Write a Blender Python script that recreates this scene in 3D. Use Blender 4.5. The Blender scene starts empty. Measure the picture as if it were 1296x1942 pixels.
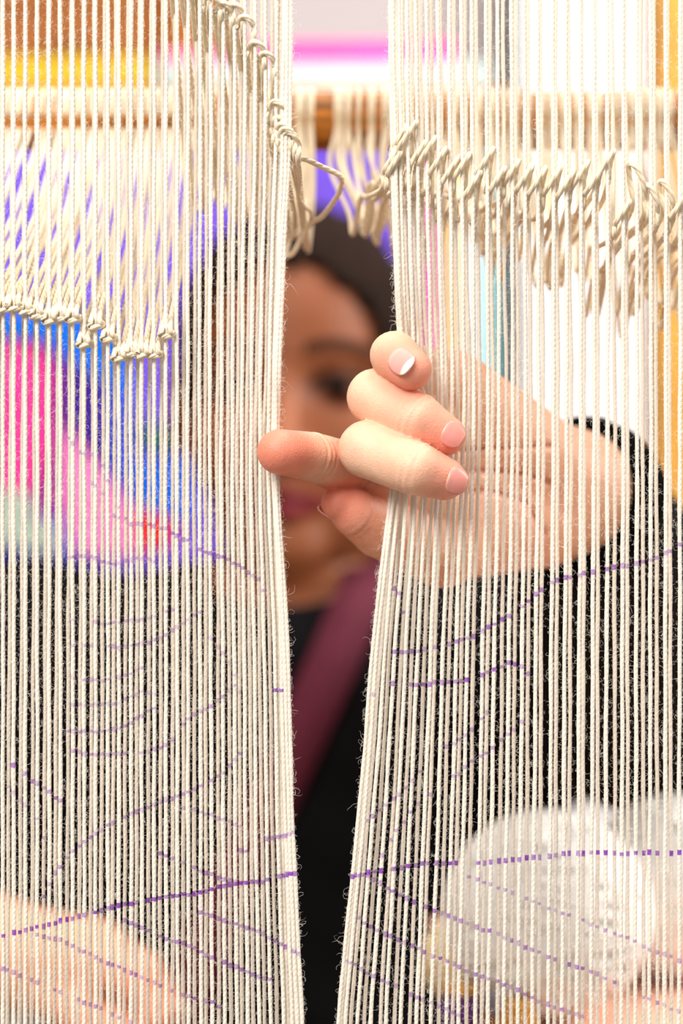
import bpy, bmesh, math, random
import numpy as np
from mathutils import Vector

rng = np.random.default_rng(7)
random.seed(7)
scene = bpy.context.scene
col = scene.collection

# ------------------------------------------------------------------ camera, world, lights, exposure
F = 3720.0            # focal length in pixels of the 1296 x 1942 frame
CZ = 1.05             # camera height
cam_d = bpy.data.cameras.new('camera')
cam_d.sensor_fit = 'HORIZONTAL'
cam_d.sensor_width = 24.0
cam_d.lens = F * 24.0 / 1296.0
cam_d.clip_start = 0.05
cam_d.dof.use_dof = True
cam_d.dof.focus_distance = 0.598
cam_d.dof.aperture_fstop = 5.2
cam = bpy.data.objects.new('camera', cam_d)
cam.location = (0, 0, CZ)
cam.rotation_euler = (math.pi / 2, 0, 0)
col.objects.link(cam)
scene.camera = cam

world = bpy.data.worlds.new('world')
scene.world = world
world.use_nodes = True
bgn = world.node_tree.nodes['Background']
bgn.inputs[0].default_value = (1.0, 0.985, 0.96, 1)
bgn.inputs[1].default_value = 0.55


def area(name, loc, target, sx, sy, power, color=(1, 1, 1)):
    l = bpy.data.lights.new(name, 'AREA')
    l.shape = 'RECTANGLE'
    l.size, l.size_y = sx, sy
    l.energy = power
    l.color = color
    o = bpy.data.objects.new(name, l)
    o.location = loc
    o.rotation_euler = (Vector(target) - Vector(loc)).to_track_quat('-Z', 'Y').to_euler()
    col.objects.link(o)
    return o


area('window_light', (-0.7, -0.6, 2.1), (0.0, 0.62, 1.12), 0.9, 0.9, 33, (1, 0.97, 0.93))
area('ceiling_lamp_over_loom', (0.2, 0.40, 2.6), (0.05, 0.70, 1.0), 0.7, 0.7, 16, (1, 0.97, 0.92))
area('side_window_light', (1.5, 0.78, 1.75), (0.1, 0.84, 0.88), 0.8, 0.8, 30, (1, 0.99, 0.97))  # unseen lamp added to whiten the yarn balls; the wall has no window
area('background_fill_light', (0.6, 1.35, 2.65), (0.35, 2.3, 1.1), 1.2, 0.4, 27, (1, 0.98, 0.96))  # added lamp without a fixture, keeps the white background bright
area('ceiling_lamp_by_shelf', (-0.7, 1.1, 2.6), (-0.25, 1.6, 1.1), 0.5, 0.3, 5, (1, 0.98, 0.96))

scene.view_settings.view_transform = 'Standard'
scene.view_settings.look = 'None'
scene.view_settings.gamma = 1.0
scene.view_settings.use_curve_mapping = False
scene.view_settings.exposure = 0.36


# ------------------------------------------------------------------ helpers
def P(px, py, d):
    """world point seen at pixel (px, py) at distance d in front of the camera"""
    return np.array([(px - 648.0) / F * d, d, CZ - (py - 971.0) / F * d])


def pix(p):
    p = np.asarray(p)
    return 648 + p[..., 0] / p[..., 1] * F, 971 - (p[..., 2] - CZ) / p[..., 1] * F


def lin(c):
    c = np.asarray(c, float) / 255.0
    return tuple(np.where(c <= 0.04045, c / 12.92, ((c + 0.055) / 1.055) ** 2.4)) + (1.0,)


def mat(name, rgb, rough=0.8, noise=0.0, nscale=40.0, bump=0.0, bscale=200.0, sheen=0.0, coords='Object', stretch=(1, 1, 1), spec=0.3):
    m = bpy.data.materials.new(name)
    m.use_nodes = True
    nt = m.node_tree
    b = nt.nodes['Principled BSDF']
    b.inputs['Roughness'].default_value = rough
    b.inputs['Specular IOR Level'].default_value = spec
    b.inputs['Base Color'].default_value = lin(rgb)
    if sheen:
        b.inputs['Sheen Weight'].default_value = sheen
    tc = nt.nodes.new('ShaderNodeTexCoord')
    mp = nt.nodes.new('ShaderNodeMapping')
    mp.inputs['Scale'].default_value = stretch
    nt.links.new(tc.outputs[coords], mp.inputs[0])
    if noise:
        n = nt.nodes.new('ShaderNodeTexNoise')
        n.inputs['Scale'].default_value = nscale
        n.inputs['Detail'].default_value = 4
        nt.links.new(mp.outputs[0], n.inputs['Vector'])
        r = nt.nodes.new('ShaderNodeValToRGB')
        lo = np.clip(np.array(rgb) * (1 - noise), 0, 255)
        hi = np.clip(np.array(rgb) * (1 + noise * 0.6), 0, 255)
        r.color_ramp.elements[0].position = 0.3
        r.color_ramp.elements[1].position = 0.7
        r.color_ramp.elements[0].color = lin(lo)
        r.color_ramp.elements[1].color = lin(hi)
        nt.links.new(n.outputs['Fac'], r.inputs[0])
        nt.links.new(r.outputs[0], b.inputs['Base Color'])
    if bump:
        n2 = nt.nodes.new('ShaderNodeTexNoise')
        n2.inputs['Scale'].default_value = bscale
        n2.inputs['Detail'].default_value = 3
        nt.links.new(mp.outputs[0], n2.inputs['Vector'])
        bp = nt.nodes.new('ShaderNodeBump')
        bp.inputs['Strength'].default_value = bump
        bp.inputs['Distance'].default_value = 0.002
        nt.links.new(n2.outputs['Fac'], bp.inputs['Height'])
        nt.links.new(bp.outputs[0], b.inputs['Normal'])
    return m


def yarn_mat(name, rgb, pitch, strands, strength, ink=False, rough=0.9):
    """twisted yarn: the plies run helically round the tube (UV.x round, UV.y metres along)"""
    m = bpy.data.materials.new(name)
    m.use_nodes = True
    nt = m.node_tree
    b = nt.nodes['Principled BSDF']
    b.inputs['Roughness'].default_value = rough
    b.inputs['Specular IOR Level'].default_value = 0.15
    b.inputs['Sheen Weight'].default_value = 0.15
    b.inputs['Base Color'].default_value = lin(rgb)
    uv = nt.nodes.new('ShaderNodeUVMap')
    uv.uv_map = 'UVMap'
    sp = nt.nodes.new('ShaderNodeSeparateXYZ')
    nt.links.new(uv.outputs[0], sp.inputs[0])

    def mth(op, a, bb=None):
        n = nt.nodes.new('ShaderNodeMath')
        n.operation = op
        for i, v in enumerate((a, bb)):
            if v is None:
                continue
            if isinstance(v, (int, float)):
                n.inputs[i].default_value = v
            else:
                nt.links.new(v, n.inputs[i])
        return n.outputs[0]
    ph = mth('ADD', mth('MULTIPLY', sp.outputs[0], 2 * math.pi * strands), mth('MULTIPLY', sp.outputs[1], 2 * math.pi / pitch))
    h = mth('ABSOLUTE', mth('SINE', mth('MULTIPLY', ph, 0.5)))
    bp = nt.nodes.new('ShaderNodeBump')
    bp.inputs['Strength'].default_value = strength
    bp.inputs['Distance'].default_value = 0.0004
    nt.links.new(h, bp.inputs['Height'])
    nt.links.new(bp.outputs[0], b.inputs['Normal'])
    if ink:
        at = nt.nodes.new('ShaderNodeAttribute')
        at.attribute_name = 'ink'
        mx = nt.nodes.new('ShaderNodeMix')
        mx.data_type = 'RGBA'
        mx.inputs[6].default_value = lin(rgb)
        mx.inputs[7].default_value = lin((146, 76, 184))
        nt.links.new(at.outputs['Fac'], mx.inputs[0])
        nt.links.new(mx.outputs[2], b.inputs['Base Color'])
    return m


def mesh_obj(name, verts, faces, material, parent=None, smooth=True):
    me = bpy.data.meshes.new(name)
    verts = np.asarray(verts, dtype=np.float32)
    if isinstance(faces, np.ndarray) and faces.ndim == 2:
        k = faces.shape[1]
        me.vertices.add(len(verts))
        me.vertices.foreach_set('co', verts.ravel())
        me.loops.add(faces.size)
        me.loops.foreach_set('vertex_index', faces.astype(np.int32).ravel())
        me.polygons.add(len(faces))
        me.polygons.foreach_set('loop_start', np.arange(0, faces.size, k, dtype=np.int32))
        me.update(calc_edges=True)
        me.validate()
    else:
        me.from_pydata([tuple(v) for v in verts], [], [tuple(int(i) for i in f) for f in faces])
        me.update()
    if smooth:
        me.polygons.foreach_set('use_smooth', np.ones(len(me.polygons), dtype=bool))
    me.materials.append(material)
    o = bpy.data.objects.new(name, me)
    col.objects.link(o)
    if parent is not None:
        o.parent = parent
    return o


def tag(o, label=None, cat=None, group=None, kind=None):
    for k, v in (('label', label), ('category', cat), ('group', group), ('kind', kind)):
        if v:
            o[k] = v
    return o


def empty(name, loc=(0, 0, 0)):
    o = bpy.data.objects.new(name, None)
    o.location = loc
    col.objects.link(o)
    bpy.context.view_layer.update()
    return o


def box(name, lo, hi, material, parent=None, bevel=0.0):
    bm = bmesh.new()
    bmesh.ops.create_cube(bm, size=1.0)
    lo, hi = np.array(lo, float), np.array(hi, float)
    for v in bm.verts:
        v.co = Vector((lo + hi) / 2 + np.array(v.co) * (hi - lo))
    if bevel:
        bmesh.ops.bevel(bm, geom=bm.edges[:], offset=bevel, segments=3, profile=0.6, affect='EDGES')
    me = bpy.data.meshes.new(name)
    bm.to_mesh(me)
    bm.free()
    me.materials.append(material)
    o = bpy.data.objects.new(name, me)
    col.objects.link(o)
    if parent is not None:
        o.parent = parent
        o.matrix_parent_inverse = parent.matrix_world.inverted()
    return o


def catmull(pts, n):
    pts = np.asarray(pts, float)
    p = np.vstack([2 * pts[0] - pts[1], pts, 2 * pts[-1] - pts[-2]])
    out = []
    for i in range(len(pts) - 1):
        p0, p1, p2, p3 = p[i:i + 4]
        k = n if np.isscalar(n) else n[i]
        t = np.linspace(0, 1, k, endpoint=False)[:, None]
        out.append(0.5 * ((2 * p1) + (-p0 + p2) * t + (2 * p0 - 5 * p1 + 4 * p2 - p3) * t ** 2 + (-p0 + 3 * p1 - 3 * p2 + p3) * t ** 3))
    out.append(pts[-1:])
    return np.vstack(out)


def tube_data(path, r, sides):
    path = np.asarray(path, float)
    n = len(path)
    r = np.broadcast_to(np.asarray(r, float), (n,))
    tan = np.gradient(path, axis=0)
    tan /= np.linalg.norm(tan, axis=1)[:, None] + 1e-12
    ref = np.array([0.0, 1.0, 0.0]) if abs(tan[0][1]) < 0.9 else np.array([1.0, 0, 0])
    N = np.empty((n, 3))
    v = ref - tan[0] * np.dot(ref, tan[0])
    v /= np.linalg.norm(v)
    for i in range(n):
        v = v - tan[i] * np.dot(v, tan[i])
        v /= np.linalg.norm(v) + 1e-12
        N[i] = v
    B = np.cross(tan, N)
    a = np.linspace(0, 2 * np.pi, sides, endpoint=False)
    V = path[:, None, :] + r[:, None, None] * (np.cos(a)[None, :, None] * N[:, None, :] + np.sin(a)[None, :, None] * B[:, None, :])
    L = np.concatenate([[0], np.cumsum(np.linalg.norm(np.diff(path, axis=0), axis=1))])
    return V.reshape(-1, 3), L


def tube_faces(n, sides):
    i = np.arange(n - 1)[:, None]
    j = np.arange(sides)[None, :]
    jn = (j + 1) % sides
    a = i * sides + j
    b = i * sides + jn
    return np.stack([a, b, b + sides, a + sides], -1).reshape(-1, 4)


def tube_obj(name, path, r, sides, material, parent=None, caps=True):
    V, L = tube_data(path, r, sides)
    n = len(L)
    Fq = tube_faces(n, sides)
    o = mesh_obj(name, V, Fq, material, parent)
    me = o.data
    uvl = me.uv_layers.new(name='UVMap')
    j = np.arange(sides)
    u0 = np.tile(j / sides, n - 1)
    u1 = np.tile((j + 1) / sides, n - 1)
    v0 = np.repeat(L[:-1], sides)
    v1 = np.repeat(L[1:], sides)
    uv = np.stack([np.stack([u0, v0], -1), np.stack([u1, v0], -1), np.stack([u1, v1], -1), np.stack([u0, v1], -1)], 1)
    uvl.data.foreach_set('uv', uv.astype(np.float32).ravel())
    if caps:
        bm = bmesh.new()
        bm.from_mesh(me)
        bmesh.ops.holes_fill(bm, edges=[e for e in bm.edges if e.is_boundary], sides=0)
        bm.to_mesh(me)
        bm.free()
    return o


def cyl(name, p0, p1, r, material, parent=None, sides=32):
    o = tube_obj(name, np.linspace(np.array(p0, float), np.array(p1, float), 6), r, sides, material, parent)
    return o


# ordinals for labels
_small = 'zeroth first second third fourth fifth sixth seventh eighth ninth tenth eleventh twelfth thirteenth fourteenth fifteenth sixteenth seventeenth eighteenth nineteenth'.split()
_tens = {20: 'twentieth', 30: 'thirtieth', 40: 'fortieth', 50: 'fiftieth', 60: 'sixtieth', 70: 'seventieth'}
_tenp = {20: 'twenty', 30: 'thirty', 40: 'forty', 50: 'fifty', 60: 'sixty', 70: 'seventy'}


def ordinal(n):
    if n < 20:
        return _small[n]
    t = n // 10 * 10
    return _tens[t] if n == t else _tenp[t] + '-' + _small[n - t]


# ------------------------------------------------------------------ signed distance modelling (bodies, clothing, hair)
def cap(p, a, b, ra, rb):
    a, b = np.asarray(a, np.float32), np.asarray(b, np.float32)
    ab = b - a
    t = np.clip(((p - a) @ ab) / float(ab @ ab), 0, 1)
    d = p - a - t[:, None] * ab
    return np.sqrt(np.einsum('ij,ij->i', d, d)) - (ra + (rb - ra) * t)


def ell(p, c, r):
    q = (p - np.asarray(c, np.float32))
    r = np.asarray(r, np.float32)
    k0 = np.sqrt((((q / r)) ** 2).sum(1))
    k1 = np.sqrt((((q / (r * r))) ** 2).sum(1)) + 1e-9
    return k0 * (k0 - 1) / k1


def smin(a, b, k):
    h = np.clip(0.5 + 0.5 * (b - a) / k, 0, 1)
    return b + (a - b) * h - k * h * (1 - h)


def smax(a, b, k):
    return -smin(-a, -b, k)


def surface_nets(sdf, lo, hi, h, polish=1):
    """mesh of sdf = 0 in the box lo..hi; open where the surface leaves the box. Sparse: coarse blocks first."""
    lo, hi = np.array(lo, float), np.array(hi, float)
    n = np.maximum(np.ceil((hi - lo) / h).astype(int), 2)
    B = 8
    nb = (n + B - 1) // B
    n = nb * B
    g = np.stack(np.meshgrid(*[np.arange(k) for k in nb], indexing='ij'), -1).reshape(-1, 3)
    cen = (lo + (g * B + B / 2) * h).astype(np.float32)
    keep = np.abs(sdf(cen)) < B * h * 1.35
    V = np.full(tuple(n + 1), 1.0, dtype=np.float32)
    # fill whole blocks with their centre's sign first
    sc_ = sdf(cen)
    for gi, s in zip(g[~keep], sc_[~keep]):
        if s < 0:
            V[gi[0] * B:gi[0] * B + B + 1, gi[1] * B:gi[1] * B + B + 1, gi[2] * B:gi[2] * B + B + 1] = -1.0
    loc = np.stack(np.meshgrid(*[np.arange(B + 1)] * 3, indexing='ij'), -1).reshape(-1, 3)
    gk = g[keep]
    for s in range(0, len(gk), 600):
        idx = (gk[s:s + 600, None, :] * B + loc[None]).reshape(-1, 3)
        V[idx[:, 0], idx[:, 1], idx[:, 2]] = sdf((lo + idx * h).astype(np.float32))
    S = V < 0
    c = np.zeros(tuple(n), np.int8)
    corners = [(i, j, k) for i in (0, 1) for j in (0, 1) for k in (0, 1)]
    for (i, j, k) in corners:
        c += S[i:n[0] + i, j:n[1] + j, k:n[2] + k]
    act = np.argwhere((c > 0) & (c < 8))
    vals = np.stack([V[act[:, 0] + i, act[:, 1] + j, act[:, 2] + k] for (i, j, k) in corners], 1)
    acc = np.zeros((len(act), 3))
    cnt = np.zeros(len(act))
    for x in range(8):
        for ax in (4, 2, 1):
            if x & ax:
                continue
            y = x | ax
            a, b = vals[:, x], vals[:, y]
            m = (a < 0) != (b < 0)
            t = np.where(m, a / np.where(m, a - b, 1), 0)
            pa, pb = np.array(corners[x], float), np.array(corners[y], float)
            acc[m] += pa + t[m, None] * (pb - pa)
            cnt[m] += 1
    verts = lo + (act + acc / cnt[:, None]) * h
    ids = np.full(tuple(n), -1, np.int64)
    ids[act[:, 0], act[:, 1], act[:, 2]] = np.arange(len(act))
    quads = []
    for ax in range(3):
        o1, o2 = [(1, 2), (2, 0), (0, 1)][ax]
        sl0 = [slice(None)] * 3
        sl1 = [slice(None)] * 3
        sl0[ax] = slice(0, n[ax])
        sl1[ax] = slice(1, n[ax] + 1)
        e = np.argwhere(S[tuple(sl0)] != S[tuple(sl1)])
        e = e[(e[:, o1] > 0) & (e[:, o2] > 0) & (e[:, o1] < n[o1]) & (e[:, o2] < n[o2])]
        d1 = np.zeros(3, int)
        d2 = np.zeros(3, int)
        d1[o1] = 1
        d2[o2] = 1
        q = np.stack([ids[tuple((e - d1 - d2).T)], ids[tuple((e - d2).T)], ids[tuple(e.T)], ids[tuple((e - d1).T)]], 1)
        inside = S[tuple(e.T)]
        q[~inside] = q[~inside][:, ::-1]
        quads.append(q)
    q = np.vstack(quads)
    q = q[(q >= 0).all(1)]
    for _ in range(polish):
        v32 = verts.astype(np.float32)
        s0 = sdf(v32)
        e = h * 0.4
        g = np.stack([sdf(v32 + np.eye(3, dtype=np.float32)[a] * np.float32(e)) - sdf(v32 - np.eye(3, dtype=np.float32)[a] * np.float32(e)) for a in range(3)], 1) / (2 * e)
        gl = np.linalg.norm(g, axis=1)
        step = np.clip(s0 / np.maximum(gl, 0.3), -0.5 * h, 0.5 * h)
        verts = verts - g / np.maximum(gl, 1e-6)[:, None] * step[:, None] * 0.9
    return verts, q


# ------------------------------------------------------------------ materials
M = {}
M['warp'] = yarn_mat('warp_cotton', (240, 231, 216), 0.0017, 2, 0.22, ink=True)
M['cord'] = yarn_mat('cord_cotton', (234, 218, 190), 0.0036, 3, 0.7)
M['fuzz'] = mat('cotton_fuzz', (244, 238, 226), 0.9)
M['rod'] = mat('oiled_oak', (176, 108, 34), 0.5, 0.35, 22, 0.2, 90, stretch=(1, 12, 12))
M['crate'] = mat('brown_crate_wood', (150, 86, 26), 0.6, 0.3, 22, 0.2, 90, stretch=(1, 12, 12))
M['oak'] = mat('honey_pine', (205, 150, 62), 0.55, 0.2, 16, 0.15, 60, stretch=(10, 10, 1))
M['wall'] = mat('wall_paint', (176, 168, 168), 0.9, 0.03, 3, 0.1, 120)
M['floor'] = mat('grey_floor', (120, 112, 104), 0.6, 0.15, 6)
M['whiteboard'] = mat('whiteboard_enamel', (244, 244, 246), 0.35, 0.01, 3)
M['black'] = mat('black_metal', (22, 20, 26), 0.4, 0.1, 30)
M['grey'] = mat('grey_metal', (150, 150, 152), 0.4, 0.1, 30)
M['sweater'] = mat('black_wool', (9, 7, 9), 0.97, 0.3, 400, 0.5, 500, spec=0.1)
M['strap'] = mat('maroon_webbing', (80, 12, 34), 0.8, 0.15, 300, 0.4, 900)
M['hair'] = mat('dark_brown_hair', (30, 17, 11), 0.9, 0.4, 60, 0.6, 120, stretch=(6, 1, 1), spec=0.1)
M['nail'] = None


def cloth(name, rgb):
    return mat(name, rgb, 0.9, 0.06, 60, 0.3, 700, sheen=0.1)


# ------------------------------------------------------------------ the room
def structure(o):
    o['kind'] = 'structure'
    return o


structure(box('floor', (-2.2, -3.0, -0.05), (2.2, 2.62, 0.0), M['floor']))
structure(box('wall_back', (-2.2, 2.5, 0.0), (2.2, 2.62, 2.75), M['wall']))
structure(box('wall_left', (-2.32, -3.0, 0.0), (-2.2, 2.62, 2.75), M['wall']))
structure(box('wall_right', (2.2, -3.0, 0.0), (2.32, 2.62, 2.75), M['wall']))
structure(box('ceiling', (-2.2, -3.0, 2.75), (2.2, 2.62, 2.85), M['wall']))
# wooden door post seen at the edge of the frame
structure(box('trim_1', (P(1252, 0, 1.42)[0], 1.42, 0.0), (P(1252, 0, 1.42)[0] + 0.09, 1.50, 2.75), M['oak'], bevel=0.004))

# ------------------------------------------------------------------ shelf and the things at the back
sh = empty('storage_shelf', (0, 1.85, 0))
tag(sh, 'wooden storage shelf against the back wall behind the person', 'shelf')
DS = 1.86
zu = P(0, 168, 1.752)[2]
zl = P(0, 1120, DS)[2]
xl, xr = P(-560, 0, DS)[0], P(954, 0, DS)[0]
box('shelf_board', (xl, 1.752, zu - 0.022), (xr, DS + 0.2, zu), M['rod'], sh, 0.001)
box('shelf_board', (xl, DS - 0.16, zl - 0.022), (xr, DS + 0.2, zl), M['rod'], sh, 0.002)
box('side_panel', (xl - 0.02, DS - 0.16, 0), (xl, DS + 0.2, zu + 0.3), M['rod'], sh, 0.002)
box('side_panel', (xr, DS + 0.12, 0), (xr + 0.006, DS + 0.2, zu + 0.02), M['rod'], sh, 0.001)
box('leg', (xr - 0.03, DS + 0.1, 0), (xr, DS + 0.13, zl - 0.022), M['rod'], sh, 0.002)


def folded(name, px0, px1, py0, py1, d, depth, rgb, label, cat, folds=3, parent_mat=None):
    """a folded cloth: layers with rounded front edges lying on one another"""
    root = empty(name, ((P((px0 + px1) / 2, 0, d))[0], d, P(0, py1, d)[2]))
    tag(root, label, cat)
    x0, x1 = P(px0, 0, d)[0], P(px1, 0, d)[0]
    z1, z0 = P(0, py0, d)[2], P(0, py1, d)[2] + 0.0012
    m = parent_mat or cloth(name + '_cloth', rgb)
    t = (z1 - z0) / folds
    for i in range(folds):
        j = random.uniform(-0.002, 0.002)
        box('fold', (x0 + j, d + abs(j), z0 + i * t), (x1 + j, d + depth, z0 + (i + 1) * t - 0.0004), m, root, t * 0.42)
    return root


folded('folded_cloth', 300, 930, 118, 167, 1.76, 0.2, (205, 232, 232), 'pale aqua folded cloth lying on the upper shelf under the hot pink one', 'cloth', 3)
folded('folded_cloth', 438, 868, 78, 117.5, 1.77, 0.18, (248, 62, 172), 'hot pink folded cloth on top of the pale aqua cloth', 'cloth', 2)
folded('folded_cloth', 300, 434, 98, 117.5, 1.77, 0.18, (246, 120, 200), 'small pale pink folded cloth beside the wooden crate', 'cloth', 1)
folded('folded_cloth', -160, 288, 106, 167, 1.76, 0.2, (228, 190, 44), 'bright yellow folded cloth on the upper shelf below the wooden crate', 'cloth', 3)
cr = empty('wooden_crate', (P(100, 0, 1.77)[0], 1.85, P(0, 105, 1.77)[2]))
tag(cr, 'orange-brown wooden crate standing on the yellow cloth', 'crate')
x0, x1 = P(-160, 0, 1.77)[0], P(292, 0, 1.77)[0]
zt, zb = P(0, -260, 1.77)[2], P(0, 105, 1.77)[2]
for i in range(4):
    a = zb + (zt - zb) * i / 4
    box('plank', (x0, 1.765, a + 0.001), (x1, 1.777, a + (zt - zb) / 4 - 0.001), M['crate'], cr, 0.001)
    box('plank', (x0, 1.93, a + 0.001), (x1, 1.942, a + (zt - zb) / 4 - 0.001), M['crate'], cr, 0.001)
box('bottom', (x0, 1.777, zb + 0.001), (x1, 1.93, zb + 0.012), M['crate'], cr)
for x in (x0, x1 - 0.012):
    box('end_panel', (x, 1.777, zb + 0.012), (x + 0.012, 1.93, zt), M['crate'], cr)
# a second, narrower box beside the crate
cb = empty('cardboard_box', (P(360, 0, 1.79)[0], 1.85, P(0, 97, 1.79)[2]))
tag(cb, 'brown cardboard box standing on the pale pink cloth', 'box')
kraft = mat('kraft_card', (150, 88, 30), 0.8, 0.08, 30)
x0, x1 = P(304, 0, 1.78)[0], P(428, 0, 1.78)[0]
z0 = P(0, 97.5, 1.77)[2]
box('body', (x0, 1.785, z0), (x1, 1.93, z0 + 0.17), kraft, cb, 0.001)
box('lid', (x0 - 0.002, 1.783, z0 + 0.13), (x1 + 0.002, 1.932, z0 + 0.173), kraft, cb, 0.001)

# upright portfolios on the lower shelf
for (a, b, c, nm) in [(800, 834, (255, 128, 208), 'hot pink'), (835, 857, (250, 196, 140), 'peach orange'), (857.5, 876, (240, 220, 160), 'pale yellow'),
                      (877, 904, (214, 216, 224), 'light grey'), (904.5, 919, (206, 228, 236), 'icy blue'), (919.5, 942, (158, 212, 216), 'turquoise'),
                      (942.5, 953, (92, 138, 150), 'slate teal')]:
    pf = empty('portfolio_folder', (P((a + b) / 2, 0, 1.75)[0], 1.8, zl))
    tag(pf, nm + ' upright portfolio folder in the row on the lower shelf', 'folder', 'portfolio folders on the lower shelf')
    mm = mat('card_' + nm.replace(' ', '_'), tuple(255 * (v / 255) ** 1.35 for v in c), 0.6, 0.04, 30)
    xa, xb_ = P(a, 0, 1.75)[0], P(b, 0, 1.75)[0]
    ht = P(0, 300 + random.uniform(-12, 12), 1.75)[2]
    box('spine', (xa, 1.75, zl + 0.0005), (xb_, 1.754, ht), mm, pf, 0.0008)
    tcv = min(0.003, (xb_ - xa) * 0.3)
    box('cover', (xa, 1.754, zl + 0.0005), (xa + tcv, 1.98, ht), mm, pf)
    box('cover', (xb_ - tcv, 1.754, zl + 0.0005), (xb_, 1.98, ht), mm, pf)

# whiteboard on the back wall
wbD = 2.40
wb = empty('whiteboard', (P(1120, 0, wbD)[0], wbD + 0.05, P(0, 1050, wbD)[2]))
tag(wb, 'tall whiteboard with a black edge strip leaning on the back wall', 'whiteboard')
z0, z1 = 0.0, P(0, -400, wbD)[2]
box('board', (P(991, 0, wbD)[0], wbD, z0), (P(1500, 0, wbD)[0], wbD + 0.03, z1), M['whiteboard'], wb, 0.002)
box('edge_strip', (P(957, 0, wbD)[0], wbD - 0.005, z0), (P(983, 0, wbD)[0], wbD + 0.03, z1 - 0.02), M['black'], wb, 0.002)
box('seal_strip', (P(983, 0, wbD)[0], wbD - 0.002, z0), (P(991, 0, wbD)[0], wbD + 0.03, z1 - 0.02), M['grey'], wb, 0.001)

# colourful felt wall hanging, hung from the upper shelf
DT = 1.60
wh = empty('felt_wall_hanging', (P(340, 0, DT)[0], DT, P(0, 1120, DT)[2]))
tag(wh, 'lilac felt wall hanging with blue, pink, purple and red patches behind the person', 'wall hanging')


def patch(name, poly, d0, d1, rgb, parent):
    bm = bmesh.new()
    vs = [bm.verts.new(P(x, y, DT) * np.array([1, 0, 1]) + np.array([0, d0, 0])) for x, y in poly]
    f = bm.faces.new(vs)
    r = bmesh.ops.extrude_face_region(bm, geom=[f])
    for v in r['geom']:
        if isinstance(v, bmesh.types.BMVert):
            v.co.y = d1
    bmesh.ops.recalc_face_normals(bm, faces=bm.faces[:])
    me = bpy.data.meshes.new(name)
    bm.to_mesh(me)
    bm.free()
    rgb = tuple(int(255 * (v / 255) ** 1.3) for v in rgb)
    me.materials.append(mat('felt_%d_%d_%d' % rgb, rgb, 0.95, 0.08, 50, 0.3, 500))
    o = bpy.data.objects.new(name, me)
    col.objects.link(o)
    o.parent = parent
    o.matrix_parent_inverse = parent.matrix_world.inverted()
    return o


patch('backing', [(-160, 215), (760, 215), (760, 1130), (-160, 1130)], DT, DT + 0.006, (142, 112, 232), wh)
for poly, c in [
    ([(-160, 585), (165, 598), (250, 650), (250, 760), (205, 730), (150, 690), (95, 655), (-160, 648)], (14, 132, 242)),
    ([(-160, 649), (70, 642), (96, 700), (88, 880), (60, 932), (-160, 905)], (246, 84, 170)),
    ([(72, 642), (94, 656), (120, 705), (112, 960), (72, 985), (61, 934), (89, 882), (97, 700)], (168, 52, 158)),
    ([(121, 700), (150, 691), (204, 731), (208, 905), (160, 850), (118, 800)], (84, 46, 160)),
    ([(205, 732), (249, 762), (252, 930), (209, 906)], (78, 108, 228)),
    ([(252, 762), (350, 780), (350, 812), (252, 806)], (128, 118, 214)),
    ([(262, 808), (350, 814), (350, 858), (268, 848)], (0, 128, 116)),
    ([(253, 868), (360, 872), (372, 985), (320, 983), (256, 950)], (20, 124, 238)),
    ([(119, 802), (159, 851), (208, 908), (250, 965), (262, 1050), (150, 1048), (118, 960)], (255, 152, 208)),
    ([(252, 966), (330, 986), (326, 1030), (264, 1046)], (246, 52, 44)),
    ([(-160, 910), (58, 936), (70, 988), (112, 1000), (112, 1050), (-160, 1000)], (188, 204, 190)),
    ([(-160, 1002), (110, 1052), (152, 1052), (150, 1120), (-160, 1124)], (58, 64, 160)),
]:
    patch('felt_patch', poly, DT - 0.005, DT - 0.0003, c, wh)
dw = cyl('dowel', P(-180, 205, DT), P(780, 205, DT), 0.012, M['oak'], wh, 20)
dw.matrix_parent_inverse = wh.matrix_world.inverted()
for x in (-100, 300, 700):
    h_ = tube_obj('hook', [P(x, 205, DT) + np.array([0, -0.013, 0]), P(x, 205, DT) + np.array([0, 0, 0.014]), P(x, 205, DT) + np.array([0, 0.06, 0.02]), P(x, 205, DT) + np.array([0, 0.152, 0.012])], 0.002, 8, M['black'], wh)
    h_.matrix_parent_inverse = wh.matrix_world.inverted()


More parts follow.
